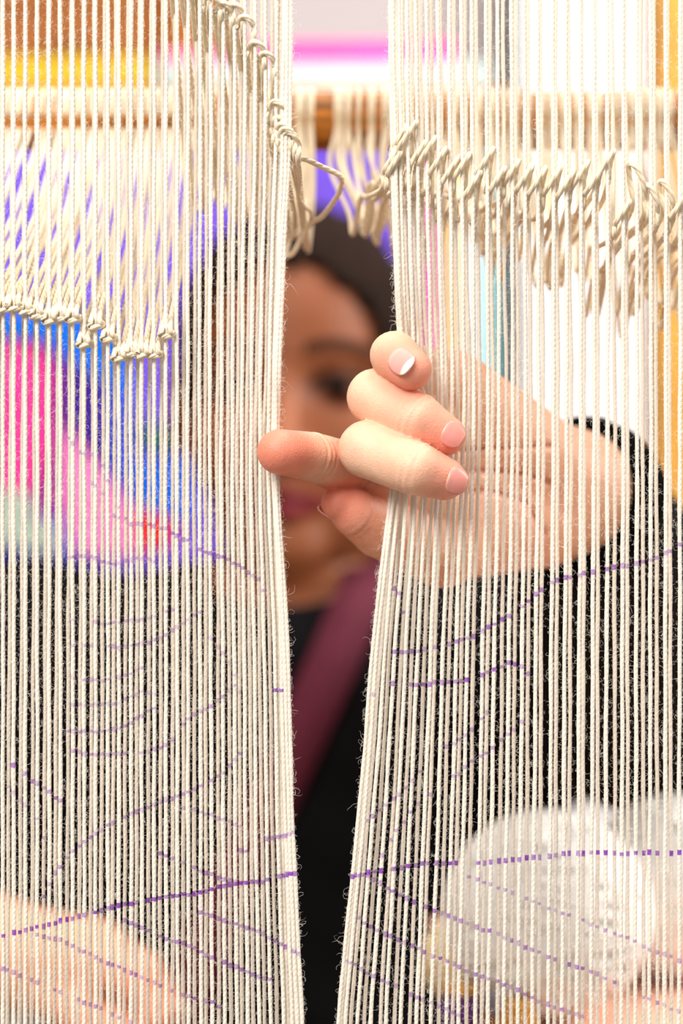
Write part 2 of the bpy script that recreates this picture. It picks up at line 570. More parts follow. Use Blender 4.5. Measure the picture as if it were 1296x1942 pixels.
def yarn_ball(name, c, r, rgb, label, group=None, turns=46, seed=0, squash=1.0):
    """ball wound from one strand: a lumpy core with windings proud of it"""
    rg = np.random.default_rng(seed)
    root = empty(name, (c[0], c[1], c[2] - r * squash))
    tag(root, label, 'yarn ball', group)
    m = yarn_mat(name + '_%d' % seed, rgb, 0.004, 3, 0.25)
    bm = bmesh.new()
    bmesh.ops.create_icosphere(bm, subdivisions=4, radius=r * 0.97)
    for v in bm.verts:
        v.co = Vector((v.co.x + c[0], v.co.y + c[1], v.co.z * squash + c[2]))
    me = bpy.data.meshes.new('core')
    bm.to_mesh(me)
    bm.free()
    for p_ in me.polygons:
        p_.use_smooth = True
    me.materials.append(m)
    o = bpy.data.objects.new('core', me)
    col.objects.link(o)
    o.parent = root
    o.matrix_parent_inverse = root.matrix_world.inverted()
    ax = rg.normal(size=3)
    pts = []
    t = np.linspace(0, 2 * np.pi * turns, turns * 40)
    # winding direction turns slowly
    th = t / turns * 3.1
    ph = t / turns * 1.3
    e1 = np.stack([np.cos(th), np.sin(th), 0 * th], 1)
    e2 = np.stack([-np.sin(th) * np.cos(ph), np.cos(th) * np.cos(ph), np.sin(ph)], 1)
    off = 0.35 * np.sin(t / turns * 9)
    e3 = np.cross(e1, e2)
    u = e1 * np.cos(t)[:, None] + e2 * np.sin(t)[:, None] + e3 * off[:, None]
    u /= np.linalg.norm(u, axis=1)[:, None]
    pth = u * r * np.array([1, 1, squash]) + np.array(c)
    w = tube_obj('winding', pth, 0.0014, 6, m, root)
    w.matrix_parent_inverse = root.matrix_world.inverted()
    return root


yarn_ball('yarn_ball', P(700, 1078, 1.76) + np.array([0, 0, 0.0]), 0.021, (232, 218, 120), 'pale yellow yarn ball on the shelf behind the neck of the person', seed=11, turns=30)

# ------------------------------------------------------------------ small table with the yarn
TB = 0.86
tz = P(0, 1876, TB)[2]
tb = empty('side_table', (0.24, 0.92, 0))
tag(tb, 'low side table under a peach cloth, carrying the white yarn balls', 'table')
peach = cloth('peach_cloth', (238, 178, 150))
box('table_top', (0.048, 0.77, tz - 0.026), (0.44, 1.01, tz - 0.004), M['oak'], tb, 0.003)
box('cloth_cover', (0.046, 0.765, tz - 0.004), (0.443, 1.013, tz), peach, tb, 0.0015)
for x in (0.06, 0.40):
    for y in (0.785, 0.97):
        box('leg', (x, y, 0), (x + 0.03, y + 0.03, tz - 0.026), M['oak'], tb, 0.002)
rw = 0.047
c1 = P(1040, 1735, 0.87)
c2 = P(1222, 1718, 0.885)
yarn_ball('yarn_ball', np.array([P(1040, 0, 0.815)[0], 0.815, tz + 0.0427]), 0.0425, (246, 245, 241), 'large white yarn ball on the side table nearer the gap', 'white yarn balls', seed=1, squash=0.97)
yarn_ball('yarn_ball', np.array([P(1285, 0, 0.882)[0], 0.882, tz + 0.041]), 0.0402, (246, 245, 241), 'large white yarn ball at the right edge, on the side table', 'white yarn balls', seed=2, squash=0.99)
yarn_ball('yarn_ball', np.array([P(882, 0, 0.83)[0], 0.835, tz + 0.0185]), 0.0175, (226, 204, 160), 'small cream yarn ball beside the white yarn balls', seed=3, turns=26)


def bobbin(name, c, r, h, rgb, label):
    root = empty(name, tuple(c))
    tag(root, label, 'bobbin', 'small yarn bobbins')
    n = 14
    z = np.linspace(0, 1, n)
    rr = r * (0.55 + 0.45 * np.sin(np.pi * np.clip(z, 0.02, 0.98)) ** 0.6)
    path = np.stack([np.full(n, c[0]), np.full(n, c[1]), c[2] + 0.003 + z * (h - 0.006)], 1)
    y = tube_obj('yarn', path, rr, 24, yarn_mat(name + '_' + label.split()[0], rgb, 0.003, 1, 0.8), root)
    y.matrix_parent_inverse = root.matrix_world.inverted()
    for zz in (0.0, h - 0.003):
        f = cyl('flange', (c[0], c[1], c[2] + zz), (c[0], c[1], c[2] + zz + 0.003), r * 0.75, M['oak'], root, 20)
        f.matrix_parent_inverse = root.matrix_world.inverted()


bobbin('yarn_bobbin', np.array([P(874, 0, 0.785)[0], 0.785, tz]), 0.009, 0.02, (90, 50, 110), 'purple yarn bobbin at the near edge of the side table')
bobbin('yarn_bobbin', np.array([P(955, 0, 0.80)[0], 0.80, tz]), 0.008, 0.02, (150, 150, 160), 'grey yarn bobbin beside the small cream yarn ball')
bobbin('yarn_bobbin', np.array([P(985, 0, 0.775)[0], 0.778, tz]), 0.008, 0.016, (190, 130, 40), 'ochre yarn bobbin in front of the white yarn balls')

# ------------------------------------------------------------------ the loom
ROD_D, ROD_Z, ROD_R = 0.742, P(0, 231, 0.742)[2], 0.0108
ZT, ZB = CZ + 0.42, CZ - 0.43
lm = empty('tapestry_loom', (0, 0.65, 0))
tag(lm, 'wooden tapestry loom with a heddle rod hung with cream cords', 'loom')


def kid(o, p):
    o.parent = p
    o.matrix_parent_inverse = p.matrix_world.inverted()
    return o


kid(cyl('heddle_rod', (-0.5, ROD_D, ROD_Z), (0.5, ROD_D, ROD_Z), ROD_R, M['rod']), lm)
kid(cyl('roller', (-0.52, 0.618, ZT + 0.036), (0.52, 0.618, ZT + 0.036), 0.037, M['oak']), lm)
kid(cyl('roller', (-0.52, 0.608, ZB - 0.036), (0.52, 0.608, ZB - 0.036), 0.037, M['oak']), lm)
for s in (-1, 1):
    kid(box('side_post', (s * 0.55 - 0.035, 0.57, 0), (s * 0.55 + 0.035, 0.66, 1.75), M['oak'], None, 0.004), lm)
    kid(box('rod_bracket', (s * 0.51 - 0.012, 0.66 if 0 else 0.60, ROD_Z - 0.012), (s * 0.51 + 0.012, 0.76, ROD_Z + 0.012), M['oak'], None, 0.002), lm)
    kid(box('foot', (s * 0.55 - 0.04, 0.30, 0), (s * 0.55 + 0.04, 0.95, 0.06), M['oak'], None, 0.004), lm)

# ------------------------------------------------------------------ warp threads
EL = np.array([(-1633, 592), (-300, 556), (0, 553), (300, 550), (450, 541), (600, 534), (750, 528), (860, 525), (950, 528), (1100, 541), (1300, 549), (1500, 554), (1700, 563), (1942, 575), (3637, 606)], float)
ER = np.array([(-1633, 660), (-300, 736), (0, 740), (300, 745), (450, 748), (600, 756), (700, 765), (800, 760), (940, 742), (1050, 727), (1200, 710), (1450, 690), (1700, 665), (1942, 641), (3637, 610)], float)


def smooth_interp(y, tab):
    # monotone-ish smoothed interpolation: average of shifted linear interpolations
    return np.mean([np.interp(y + s, tab[:, 0], tab[:, 1]) for s in (-60, -30, 0, 30, 60)], 0)


xsL = [4 + 11.1 * i for i in range(-4, 48)] + [538 + 4.4 * i for i in range(9)]
xsR = [641, 647, 655, 665] + [677 + 13.9 * i for i in range(47)]
TH = []
for k, x in enumerate(xsL[::-1]):
    j = rng.uniform(-1.4, 1.4) if k > 9 else rng.uniform(-0.5, 0.5)
    TH.append(dict(side=-1, n=k + 1, xb=x + j, front=(k % 2 == 0)))
for k, x in enumerate(xsR):
    j = rng.uniform(-2.6, 2.6) if k > 4 else rng.uniform(-0.7, 0.7)
    TH.append(dict(side=1, n=k + 1, xb=x + j, front=(k % 2 == 0)))
for x in [-62 - 22.2 * i for i in range(5)]:
    TH.append(dict(side=-1, n=len(xsL) + 1 + round((-62 - x) / 22.2), xb=x, front=True, off=True))
for x in [1345 + 27.8 * i for i in range(4)]:
    TH.append(dict(side=1, n=len(xsR) + 1 + round((x - 1345) / 27.8), xb=x, front=True, off=True))
for t in TH:
    e = (575 - t['xb']) if t['side'] < 0 else (t['xb'] - 641)
    t['w'] = math.exp(-max(e, 0) / (75 if t['side'] < 0 else 170))
    t['dj'] = rng.uniform(-0.0012, 0.0012) * (0.3 + t['w'])
    t['wob'] = rng.uniform(0, 6.28, 3)


def thread_path(t, y):
    """pixel row y (measured on the plane d = 0.6) -> world points"""
    y = np.asarray(y, float)
    tab, e0 = (EL, 575.0) if t['side'] < 0 else (ER, 641.0)
    x = t['xb'] + (smooth_interp(y, tab) - e0) * t['w']
    x = x + 0.5 * np.sin(y / 90 + t['wob'][0]) + 0.35 * np.sin(y / 37 + t['wob'][1])
    if t['front']:
        d = np.full_like(y, 0.6005)
    else:
        d = np.interp(y, [-1633, 0, 1942, 3637], [0.616, 0.617, 0.606, 0.6045])
    d = d + t['dj']
    if t['side'] > 0:
        zone = np.exp(-((y - 800) / 210) ** 4) * min(1, t['w'] * 1.6)
        d = d * (1 - zone) + zone * (0.6075 + t['dj'] * 1.6 + (0.0 if t['front'] else 0.0018))
    else:
        zone = np.exp(-((y - 858) / 120) ** 4) * t['w']
        d = d * (1 - zone) + zone * (0.6045 + t['dj'] * 1.6)
    # horizontal place and height as on the plane d = 0.6, so that layers keep real spacing
    return np.stack([(x - 648) / F * (0.6 if t['front'] else 0.6065), d, CZ - (y - 971) / F * 0.6], -1)


INK = [  # (darkness, polyline on the warp plane)
    (1.0, [(0, 1775), (56, 1763), (139, 1741), (227, 1718), (301, 1704), (394, 1690), (440, 1676), (495, 1673), (562, 1655)]),
    (.75, [(18, 1450), (35, 1456), (65, 1484), (88, 1498), (120, 1524)]),
    (.75, [(60, 1770), (83, 1776), (118, 1783), (153, 1801), (194, 1823), (236, 1838), (282, 1859), (350, 1887), (403, 1901), (417, 1910)]),
    (.65, [(0, 1832), (42, 1852), (95, 1872), (125, 1885), (157, 1899), (185, 1910), (225, 1928), (250, 1939)]),
    (.75, [(218, 1734), (241, 1748), (287, 1767), (329, 1785), (361, 1794), (394, 1813), (435, 1829), (477, 1846), (523, 1862)]),
    (.75, [(296, 1616), (319, 1623), (352, 1639), (382, 1651), (417, 1665), (449, 1672)]),
    (.7, [(370, 1725), (394, 1734), (435, 1748), (458, 1755), (491, 1767), (519, 1783), (546, 1797), (567, 1809)]),
    (.65, [(80, 1705), (106, 1653), (139, 1612), (157, 1599), (194, 1572), (222, 1556), (264, 1537), (306, 1521), (329, 1514), (366, 1498), (394, 1484), (421, 1468), (440, 1447), (463, 1419)]),
    (.5, [(347, 1531), (394, 1544), (437, 1560), (461, 1568)]),
    (.7, [(454, 1614), (479, 1612), (490, 1600), (509, 1591), (542, 1584), (560, 1577)]),
    (.55, [(130, 1424), (176, 1431), (222, 1431), (269, 1428), (310, 1417), (333, 1396), (352, 1366), (394, 1343), (431, 1315), (451, 1294)]),
    (.6, [(125, 1387), (167, 1388), (199, 1387), (241, 1377), (259, 1364), (300, 1338)]),
    (.5, [(130, 1285), (157, 1289), (199, 1291), (245, 1280), (269, 1266), (280, 1248)]),
    (.45, [(130, 1336), (170, 1338), (222, 1336), (240, 1326), (266, 1313), (303, 1316)]),
    (.5, [(132, 1224), (190, 1224), (225, 1229), (280, 1219), (315, 1206), (356, 1176), (380, 1160)]),
    (.5, [(132, 1176), (162, 1176), (199, 1184), (282, 1174), (333, 1153)]),
    (.9, [(514, 1297), (523, 1311), (548, 1309)]),
    (.7, [(246, 994), (281, 994), (318, 1005), (359, 1029), (385, 1046), (419, 1057), (454, 1072), (480, 1092), (497, 1104), (503, 1152)]),
    (.55, [(130, 1059), (147, 1053), (173, 1056), (194, 1066), (212, 1070), (236, 1066), (261, 1060), (283, 1062), (307, 1072)]),
    (.5, [(130, 828), (147, 858), (173, 861), (194, 876), (207, 925), (214, 945), (240, 985)]),
    (.45, [(160, 900), (173, 914), (194, 934), (214, 975), (236, 990)]),
    (.4, [(395, 1205), (420, 1235), (438, 1262), (452, 1300), (461, 1345)]),
    (.5, [(12, 1488), (40, 1520), (65, 1545), (77, 1562), (85, 1595), (86, 1660)]),
    (.8, [(748, 1237), (793, 1235), (826, 1228), (852, 1223), (874, 1214), (909, 1203), (928, 1190), (968, 1167), (989, 1154), (1003, 1140), (1030, 1117), (1053, 1101), (1083, 1094), (1125, 1085), (1164, 1076), (1206, 1071), (1244, 1059), (1259, 1053), (1286, 1036), (1300, 1030)]),
    (.85, [(745, 1298), (804, 1298), (852, 1293), (890, 1289), (909, 1284), (928, 1275), (968, 1257), (987, 1260), (1005, 1283), (1012, 1300)]),
    (1.0, [(668, 1662), (697, 1656), (734, 1649), (777, 1642), (826, 1636), (879, 1637), (922, 1636), (965, 1631), (1019, 1626), (1073, 1620), (1116, 1617), (1191, 1618), (1250, 1617), (1300, 1618)]),
    (.7, [(691, 1562), (718, 1540), (750, 1511), (766, 1502), (788, 1471), (809, 1452), (826, 1438)]),
    (.55, [(713, 1637), (732, 1616), (748, 1581), (766, 1562), (785, 1527), (801, 1522), (820, 1505)]),
    (.65, [(847, 1476), (869, 1469), (885, 1452), (906, 1437), (928, 1425), (944, 1411), (960, 1393), (984, 1378), (1004, 1344)]),
    (.6, [(847, 1417), (869, 1406), (887, 1390), (906, 1374), (925, 1350), (929, 1315)]),
    (.8, [(690, 1655), (705, 1664), (729, 1680), (745, 1691), (777, 1707), (815, 1723), (863, 1740), (901, 1758), (944, 1771), (976, 1787), (1019, 1805), (1056, 1821), (1105, 1836), (1137, 1849), (1175, 1869)]),
    (.6, [(885, 1660), (922, 1675), (981, 1696), (1019, 1712), (1056, 1728), (1116, 1750), (1153, 1766), (1196, 1781), (1228, 1798), (1271, 1813), (1298, 1824)]),
    (.75, [(675, 1734), (689, 1750), (726, 1769), (761, 1786), (799, 1801), (820, 1812), (863, 1830), (901, 1848), (938, 1860), (976, 1873), (1014, 1895), (1056, 1911), (1116, 1932)]),
    (.65, [(654, 1820), (683, 1836), (718, 1857), (756, 1873), (793, 1892), (820, 1903), (863, 1921), (901, 1938)]),
    (.75, [(742, 1110), (753, 1118), (761, 1130), (766, 1164)]),
    (.6, [(1207, 1884), (1271, 1911), (1298, 1924)]),
    (.55, [(700, 1372), (712, 1300), (720, 1240)]),
]


def ink_marks(t):
    """rows where drawn lines cross this thread"""
    y = np.arange(780, 1960, 1.0)
    wp = thread_path(t, y)
    px, py = pix(wp)
    out = []
    for dark, poly in INK:
        poly = np.array(poly, float)
        for (x0, y0), (x1, y1) in zip(poly[:-1], poly[1:]):
            lo, hi = min(y0, y1) - 40, max(y0, y1) + 40
            m = (py > lo) & (py < hi)
            if not m.any():
                continue
            # signed side of the segment along the thread
            s = (x1 - x0) * (py[m] - y0) - (y1 - y0) * (px[m] - x0)
            tt = ((px[m] - x0) * (x1 - x0) + (py[m] - y0) * (y1 - y0)) / ((x1 - x0) ** 2 + (y1 - y0) ** 2)
            c = np.nonzero((np.sign(s[:-1]) != np.sign(s[1:])) & (tt[:-1] >= 0) & (tt[:-1] < 1))[0]
            for i in c:
                if rng.random() < 0.90:
                    hh = (5.0 + 4.0 * dark) * rng.uniform(0.75, 1.3)
                    out.append((y[m][i] + rng.uniform(-1.5, 1.5), hh / 2, np.clip(dark * rng.uniform(0.65, 1.1), 0, 1)))
    return out


def rough_noise(y, seed, per):
    r = np.random.default_rng(seed)
    g = r.uniform(-1, 1, int(6000 / per) + 4)
    return np.interp(y + 2000, np.arange(len(g)) * per, g)


SID = 8
for ti, t in enumerate(TH):
    marks = ink_marks(t)
    y = [np.linspace(-1633, -60, 24), np.arange(-45, 1990, 11.0), np.linspace(2010, 3637, 24)]
    for (c, h, s) in marks:
        y.append(np.array([c - h - 0.8, c - h + 0.8, c, c + h - 0.8, c + h + 0.8]))
    y = np.unique(np.concatenate(y))
    path = thread_path(t, y)
    inkv = np.zeros(len(y))
    for (c, h, s) in marks:
        inkv = np.maximum(inkv, np.where(np.abs(y - c) < h - 0.4, s, 0))
    r0 = 0.00063 if t['front'] else 0.00059
    r = r0 * (1 + 0.10 * rough_noise(y, 100 + ti, 23) + 0.07 * rough_noise(y, 900 + ti, 61))
    a = np.linspace(0, 2 * np.pi, SID, endpoint=False)
    V = path[:, None, :] + r[:, None, None] * np.stack([np.cos(a), np.sin(a), 0 * a], -1)[None]
    Fq = tube_faces(len(y), SID)[:, ::-1].copy()
    if t['side'] < 0:
        lab = ordinal(t['n']) + ' cream cotton warp thread left of the parted gap'
    else:
        lab = ordinal(t['n']) + ' cream cotton warp thread right of the parted gap'
    o = mesh_obj('warp_thread', V.reshape(-1, 3), Fq, M['warp'])
    tag(o, lab, 'thread', 'warp threads on the loom')
    me = o.data
    at = me.attributes.new('ink', 'FLOAT', 'POINT')
    at.data.foreach_set('value', np.repeat(inkv, SID).astype(np.float32))
    uvl = me.uv_layers.new(name='UVMap')
    n = len(y)
    L = (y - y[0]) / F * 0.6
    j = np.arange(SID)
    u0, u1 = np.tile(j / SID, n - 1), np.tile((j + 1) / SID, n - 1)
    v0, v1 = np.repeat(L[:-1], SID), np.repeat(L[1:], SID)
    uv = np.stack([np.stack([u0, v1], -1), np.stack([u1, v1], -1), np.stack([u1, v0], -1), np.stack([u0, v0], -1)], 1)
    uvl.data.foreach_set('uv', uv.astype(np.float32).ravel())
    t['obj'] = o
    if t.get('off'):
        continue
    # loose fibres standing off the yarn
    edge = t['w'] > 0.93
    nf = 1350 if not edge else 1450
    yf = rng.uniform(-30, 1975, nf)
    base = thread_path(t, yf)
    ang = rng.uniform(0, 2 * np.pi, nf)
    out = np.stack([np.cos(ang), np.sin(ang) * 0.8, 0 * ang], -1)
    dirv = out * rng.uniform(0.3, 1.1, nf)[:, None] + rng.normal(0, 0.55, (nf, 3))
    dirv /= np.linalg.norm(dirv, axis=1)[:, None]
    ln = rng.gamma(2.6, 0.00062, nf) + 0.0005
    if edge:
        ln *= rng.uniform(0.9, 1.6, nf)
    SEG = 5
    p = base + out * r0 * 0.85
    pts = [p]
    curl = rng.normal(0, 1.3, (nf, 3))
    for k in range(SEG):
        dirv = dirv + np.cross(dirv, curl) * 0.75 + rng.normal(0, 0.22, (nf, 3))
        dirv /= np.linalg.norm(dirv, axis=1)[:, None]
        p = p + dirv * (ln / SEG)[:, None]
        pts.append(p)
    pts = np.stack(pts, 1)
    tn = np.gradient(pts, axis=1)
    side = np.cross(tn, np.array([0, 1.0, 0]))
    side /= np.linalg.norm(side, axis=2)[:, :, None] + 1e-9
    wd = 0.000024 * np.array([1.0, 1.0, 0.95, 0.85, 0.7, 0.4])[None, :, None]
    A_, B_ = pts - side * wd, pts + side * wd
    VV = np.stack([A_, B_], 2).reshape(-1, 3)
    bi = (np.arange(nf) * (SEG + 1) * 2)[:, None] + (np.arange(SEG) * 2)[None, :]
    FF = np.stack([bi, bi + 1, bi + 3, bi + 2], -1).reshape(-1, 4)
    fo = mesh_obj('fuzz', VV, FF, M['fuzz'], o)
    fo['kind'] = 'stuff'

# ------------------------------------------------------------------ heddle cords (leashes) from the rod to the front threads
LK = np.array([(10, 592), (32, 588), (55, 592), (76, 604), (97, 612), (117, 606), (139, 609), (164, 658), (185, 621), (207, 644), (230, 681), (255, 673), (276, 675), (299, 678), (321, 638)], float)
LS = np.array([(330, -90), (372, -40), (392, 6), (412, 4), (434, 14), (458, 12), (476, 84), (492, 98), (508, 108), (519, 170), (531, 238), (545, 262)], float)
RK = np.array([(745, 300), (771, 262), (790, 290), (812, 280), (827, 306), (842, 323), (873, 313), (892, 341), (909, 302), (930, 306), (944, 330), (963, 322), (980, 354), (1005, 341), (1021, 341), (1031, 308), (1056, 330), (1085, 338), (1101, 332), (1110, 276), (1127, 346), (1148, 300), (1166, 356), (1196, 405), (1211, 322), (1230, 370), (1259, 380), (1264, 356), (1291, 386), (1340, 390)], float)
nl = {'L': 0, 'S': 0, 'R': 0}
fronts = sorted([t for t in TH if t['front']], key=lambda t: t['xb'])


def at_y(t, y):
    return thread_path(t, np.array([float(y)]))[0]


def rod_end(x, first):
    """cord lies over the front and the top of the rod"""
    rr = ROD_R + 0.0008
    pts = [np.array([x, ROD_D - rr * math.cos(a), ROD_Z + rr * math.sin(a)]) for a in (-0.5, 0.1, 0.7, 1.3, 1.9, 2.5)]
    return pts[::-1] if first else pts


mm_ = 0.001
usedR, usedS = 0, 0
cordR = 0.00088
for t in fronts:
    x300 = pix(at_y(t, 600 if t['xb'] < 340 else 250))[0]
    xrod = (t['xb'] - 648) / F * 0.6
    if t['side'] < 0 and t['xb'] < 332:
        k = np.argmin(abs(LK[:, 0] - x300))
        yk = LK[k, 1] + rng.uniform(-2, 2)
        c = at_y(t, yk)
        c[1] -= 0
        s1, s2 = rng.uniform(-1, 1), rng.uniform(-1, 1)
        A0 = rod_end(xrod - 0.9 * mm_ + 0.25 * mm_ * s1 + rng.normal(0, .0006), True)
        B0 = rod_end(xrod + 0.9 * mm_ + 0.25 * mm_ * s2 + rng.normal(0, .0006), False)
        lp = [c + mm_ * np.array(v) for v in [(-1.0, 3.0, 5.0), (-1.8, 0.7, 0.9), (-1.2, -1.4, 0.0), (0.3, -1.75, 0.15), (1.8, -1.25, 0.5), (2.3, 0.7, 1.4), (1.2, 3.0, 5.6)]]
        mA = (A0[-1] + lp[0]) / 2 + np.array([rng.normal(0, .0011), rng.uniform(-.004, .006), -0.004])
        mB = (B0[0] + lp[-1]) / 2 + np.array([rng.normal(0, .0011), rng.uniform(-.004, .006), -0.004])
        pts = A0 + [mA] + lp + [mB] + B0
        nl['L'] += 1
        lab = ordinal(nl['L']) + ' taut heddle cord from the left edge, knotted low on its warp thread'
    elif t['side'] < 0:
        yk = np.interp(x300, LS[:, 0], LS[:, 1]) + rng.uniform(-5, 5)
        c = at_y(t, yk)
        A0 = rod_end(xrod - 1.3 * mm_ + rng.normal(0, .0009), True)
        B0 = rod_end(xrod + 1.4 * mm_ + rng.normal(0, .0009), False)
        sg = 1
        lp = [c + mm_ * np.array(v) for v in [(-2.6, 5.0, -5.0), (-2.4, 2.2, -1.0), (-1.2, -0.6, 1.2), (0.5, -1.65, 1.0), (2.0, -1.2, -0.2), (2.8, 1.0, -2.4), (2.6, 4.0, -8.0)]]
        uy = np.interp(t['xb'], [330, 480, 540, 580], [410, 415, 450, 475]) + rng.uniform(-25, 25)
        dU = 0.685
        UA = P(0, uy, dU)
        xm = 0.5 * (c[0] + xrod)
        UA = np.array([xm - 2.5 * mm_ + rng.normal(0, .0015), dU, min(UA[2], c[2] - 0.012)])
        UB = UA + np.array([4.5 * mm_ + rng.normal(0, .0015), rng.uniform(-.006, .006), rng.uniform(-.006, .006)])
        pts = A0 + [np.array([xrod - 1.6 * mm_, 0.722, (UA[2] + ROD_Z) / 2]), UA + np.array([0, .012, .004]), UA + np.array([0, -0.008, .003]), UA + np.array([0.2 * (c[0] - UA[0]), -0.03, 0.35 * (c[2] - UA[2])])] + lp
        pts += [UB + np.array([0.2 * (c[0] - UB[0]), -0.03, 0.35 * (c[2] - UB[2])]), UB + np.array([0, -0.008, .003]), UB + np.array([0, .012, .004]), np.array([xrod + 1.8 * mm_, 0.722, (UB[2] + ROD_Z) / 2])] + B0
        nl['S'] += 1
        lab = ordinal(nl['S']) + ' slack heddle cord of the left bundle, counted from the left'
    else:
        k = np.argmin(abs(RK[:, 0] - x300))
        yk = RK[k, 1] + rng.uniform(-9, 9)
        c = at_y(t, yk)
        A0 = rod_end(xrod - 1.3 * mm_ + rng.normal(0, .0009), True)
        B0 = rod_end(xrod + 1.4 * mm_ + rng.normal(0, .0009), False)
        if x300 < 1105 or rng.random() < 0.4:   # leans like a slash
            lp = [(-3.2, 6.0, -9.0), (-2.9, 2.0, -5.0), (-2.0, -0.9, -3.2), (0.0, -1.75, -0.2), (1.8, -1.2, 2.4), (2.2, 0.9, 3.0), (1.4, 3.4, -1.0), (0.4, 6.5, -10.0)]
        else:                                     # leans the other way
            lp = [(-0.6, 6.5, -9.0), (-1.6, 3.2, -1.0), (-2.2, 0.9, 2.6), (-1.4, -1.2, 2.6), (0.4, -1.8, 0.4), (1.9, -1.0, -3.6), (2.4, 1.6, -6.5), (2.4, 6.0, -12.0)]
        kk = rng.uniform(0.85, 1.15)
        lp = [c + mm_ * kk * np.array(v) for v in lp]
        uy = np.interp(x300, [740, 800, 960, 1100, 1296], [455, 440, 470, 520, 575]) + rng.uniform(-38, 28)
        dU = rng.uniform(0.672, 0.695)
        xm = 0.45 * c[0] + 0.55 * xrod
        zU = P(0, uy, dU)[2]
        UA = np.array([xm - 2.5 * mm_ + rng.normal(0, .002), dU, zU + rng.uniform(-.004, .004)])
        UB = np.array([xm + 2.0 * mm_ + rng.normal(0, .002), dU + rng.uniform(-.006, .006), zU + rng.uniform(-.012, .012)])
        pts = A0 + [np.array([xrod - 1.6 * mm_ + rng.normal(0, .0012), 0.722, 0.4 * UA[2] + 0.6 * ROD_Z]), UA + np.array([0.3 * (xrod - UA[0]), .014, .010]), UA, UA + np.array([0.22 * (c[0] - UA[0]), -0.016, 0.010]), 0.5 * (UA + c) + np.array([-1.5 * mm_, 0.004, 0.001])] + lp
        pts += [0.5 * (UB + c) + np.array([1.0 * mm_, 0.004, 0.001]), UB + np.array([0.22 * (c[0] - UB[0]), -0.016, 0.010]), UB, UB + np.array([0.3 * (xrod - UB[0]), .014, .010]), np.array([xrod + 1.8 * mm_ + rng.normal(0, .0012), 0.722, 0.4 * UB[2] + 0.6 * ROD_Z])] + B0
        nl['R'] += 1
        lab = ordinal(nl['R']) + ' slack drooping heddle cord right of the gap, counted from the gap'
    path = catmull(pts, 6)
    o = tube_obj('heddle_cord', path, cordR * (1 + 0.05 * np.sin(np.arange(len(path)) * 1.7)), 8, M['cord'])
    tag(o, lab, 'cord', 'heddle cords')
# the loose cord that spans the gap
br = [at_y(fronts[[t['side'] for t in fronts].index(1) - 1], 262) + np.array([0.0005, 0.0035, 0]), P(556, 296, 0.603), P(582, 303, 0.606), P(612, 317, 0.612), P(640, 330, 0.618), P(649, 342, 0.624), P(640, 372, 0.634), P(612, 410, 0.65), P(590, 424, 0.656), P(572, 452, 0.66), P(556, 480, 0.662), P(545, 484, 0.665), P(548, 460, 0.67), P(566, 420, 0.675), P(577, 380, 0.685)]
tag(tube_obj('loose_cord', catmull(br, 8), cordR, 8, M['cord']), 'loose cream cord spanning the gap between the two bundles', 'cord')
br = [P(553, 268, 0.604), P(557, 290, 0.61), P(566, 318, 0.615), P(569, 345, 0.62), P(567, 372, 0.625), P(576, 390, 0.635), P(590, 402, 0.65), P(588, 424, 0.66), P(570, 446, 0.665)]
tag(tube_obj('loose_cord', catmull(br, 8), cordR * 0.9, 8, M['cord']), 'short loose cord end dangling beside the left bundle', 'cord')

# ------------------------------------------------------------------ the person
mm = 0.001
# left hand (at the warp), joints from finger base to tip: (point, radius mm)
FING = {
    'pinky': [(P(858, 738, .645), 9.5), (P(762, 690, .620), 8.0), (P(748, 674, .600), 7.4), (P(780, 700, .592), 6.3)],
    'ring': [(P(832, 812, .647), 10.0), (P(712, 753, .6065), 8.7), (P(790, 793, .5950), 8.0), (P(845, 826, .5950), 6.2)],
    'middle': [(P(812, 885, .647), 10.5), (P(697, 852, .6015), 8.8), (P(788, 888, .5885), 8.2), (P(843, 908, .5915), 6.5)],
    'index': [(P(822, 968, .648), 10.5), (P(668, 893, .628), 8.8), (P(592, 866, .607), 7.6), (P(531, 857, .5945), 6.9)],
    'thumb': [(P(838, 1042, .652), 12.0), (P(722, 1003, .628), 9.4), (P(675, 973, .620), 7.8), (P(641, 955, .617), 5.4)],
}
WR = P(1098, 955, 0.712)
ELB = P(1232, 1305, 0.945)
SHL = np.array([0.135, 1.21, CZ - 0.102])
SHR = np.array([-0.195, 1.21, CZ - 0.102])
ELBR = np.array([-0.300, 1.13, CZ - 0.32])
WRR = np.array([-0.190, 1.005, CZ - 0.226])


def finger_sdf(p, chain, extra=0.0):
    d = None
    for (a, ra), (b, rb) in zip(chain[:-1], chain[1:]):
        s = cap(p, a, b, ra * mm, rb * mm)
        d = s if d is None else smin(d, s, 0.8 * mm)
    # creases over the joints
    for k in (1, 2):
        j, r = chain[k]
        ax = chain[k + 1][0] - chain[k - 1][0]
        ax = ax / np.linalg.norm(ax)
        q = (p - j.astype(np.float32)) @ ax.astype(np.float32)
        near = np.exp(-(np.linalg.norm(p - j.astype(np.float32), axis=1) / (r * 1.3 * mm)) ** 4)
        for off, dep in ((-2.6, 0.3), (-0.4, 0.65), (2.0, 0.4)):
            d = d + near * (dep + extra) * mm * np.exp(-((q - off * mm) / (0.6 * mm)) ** 2)
    return d


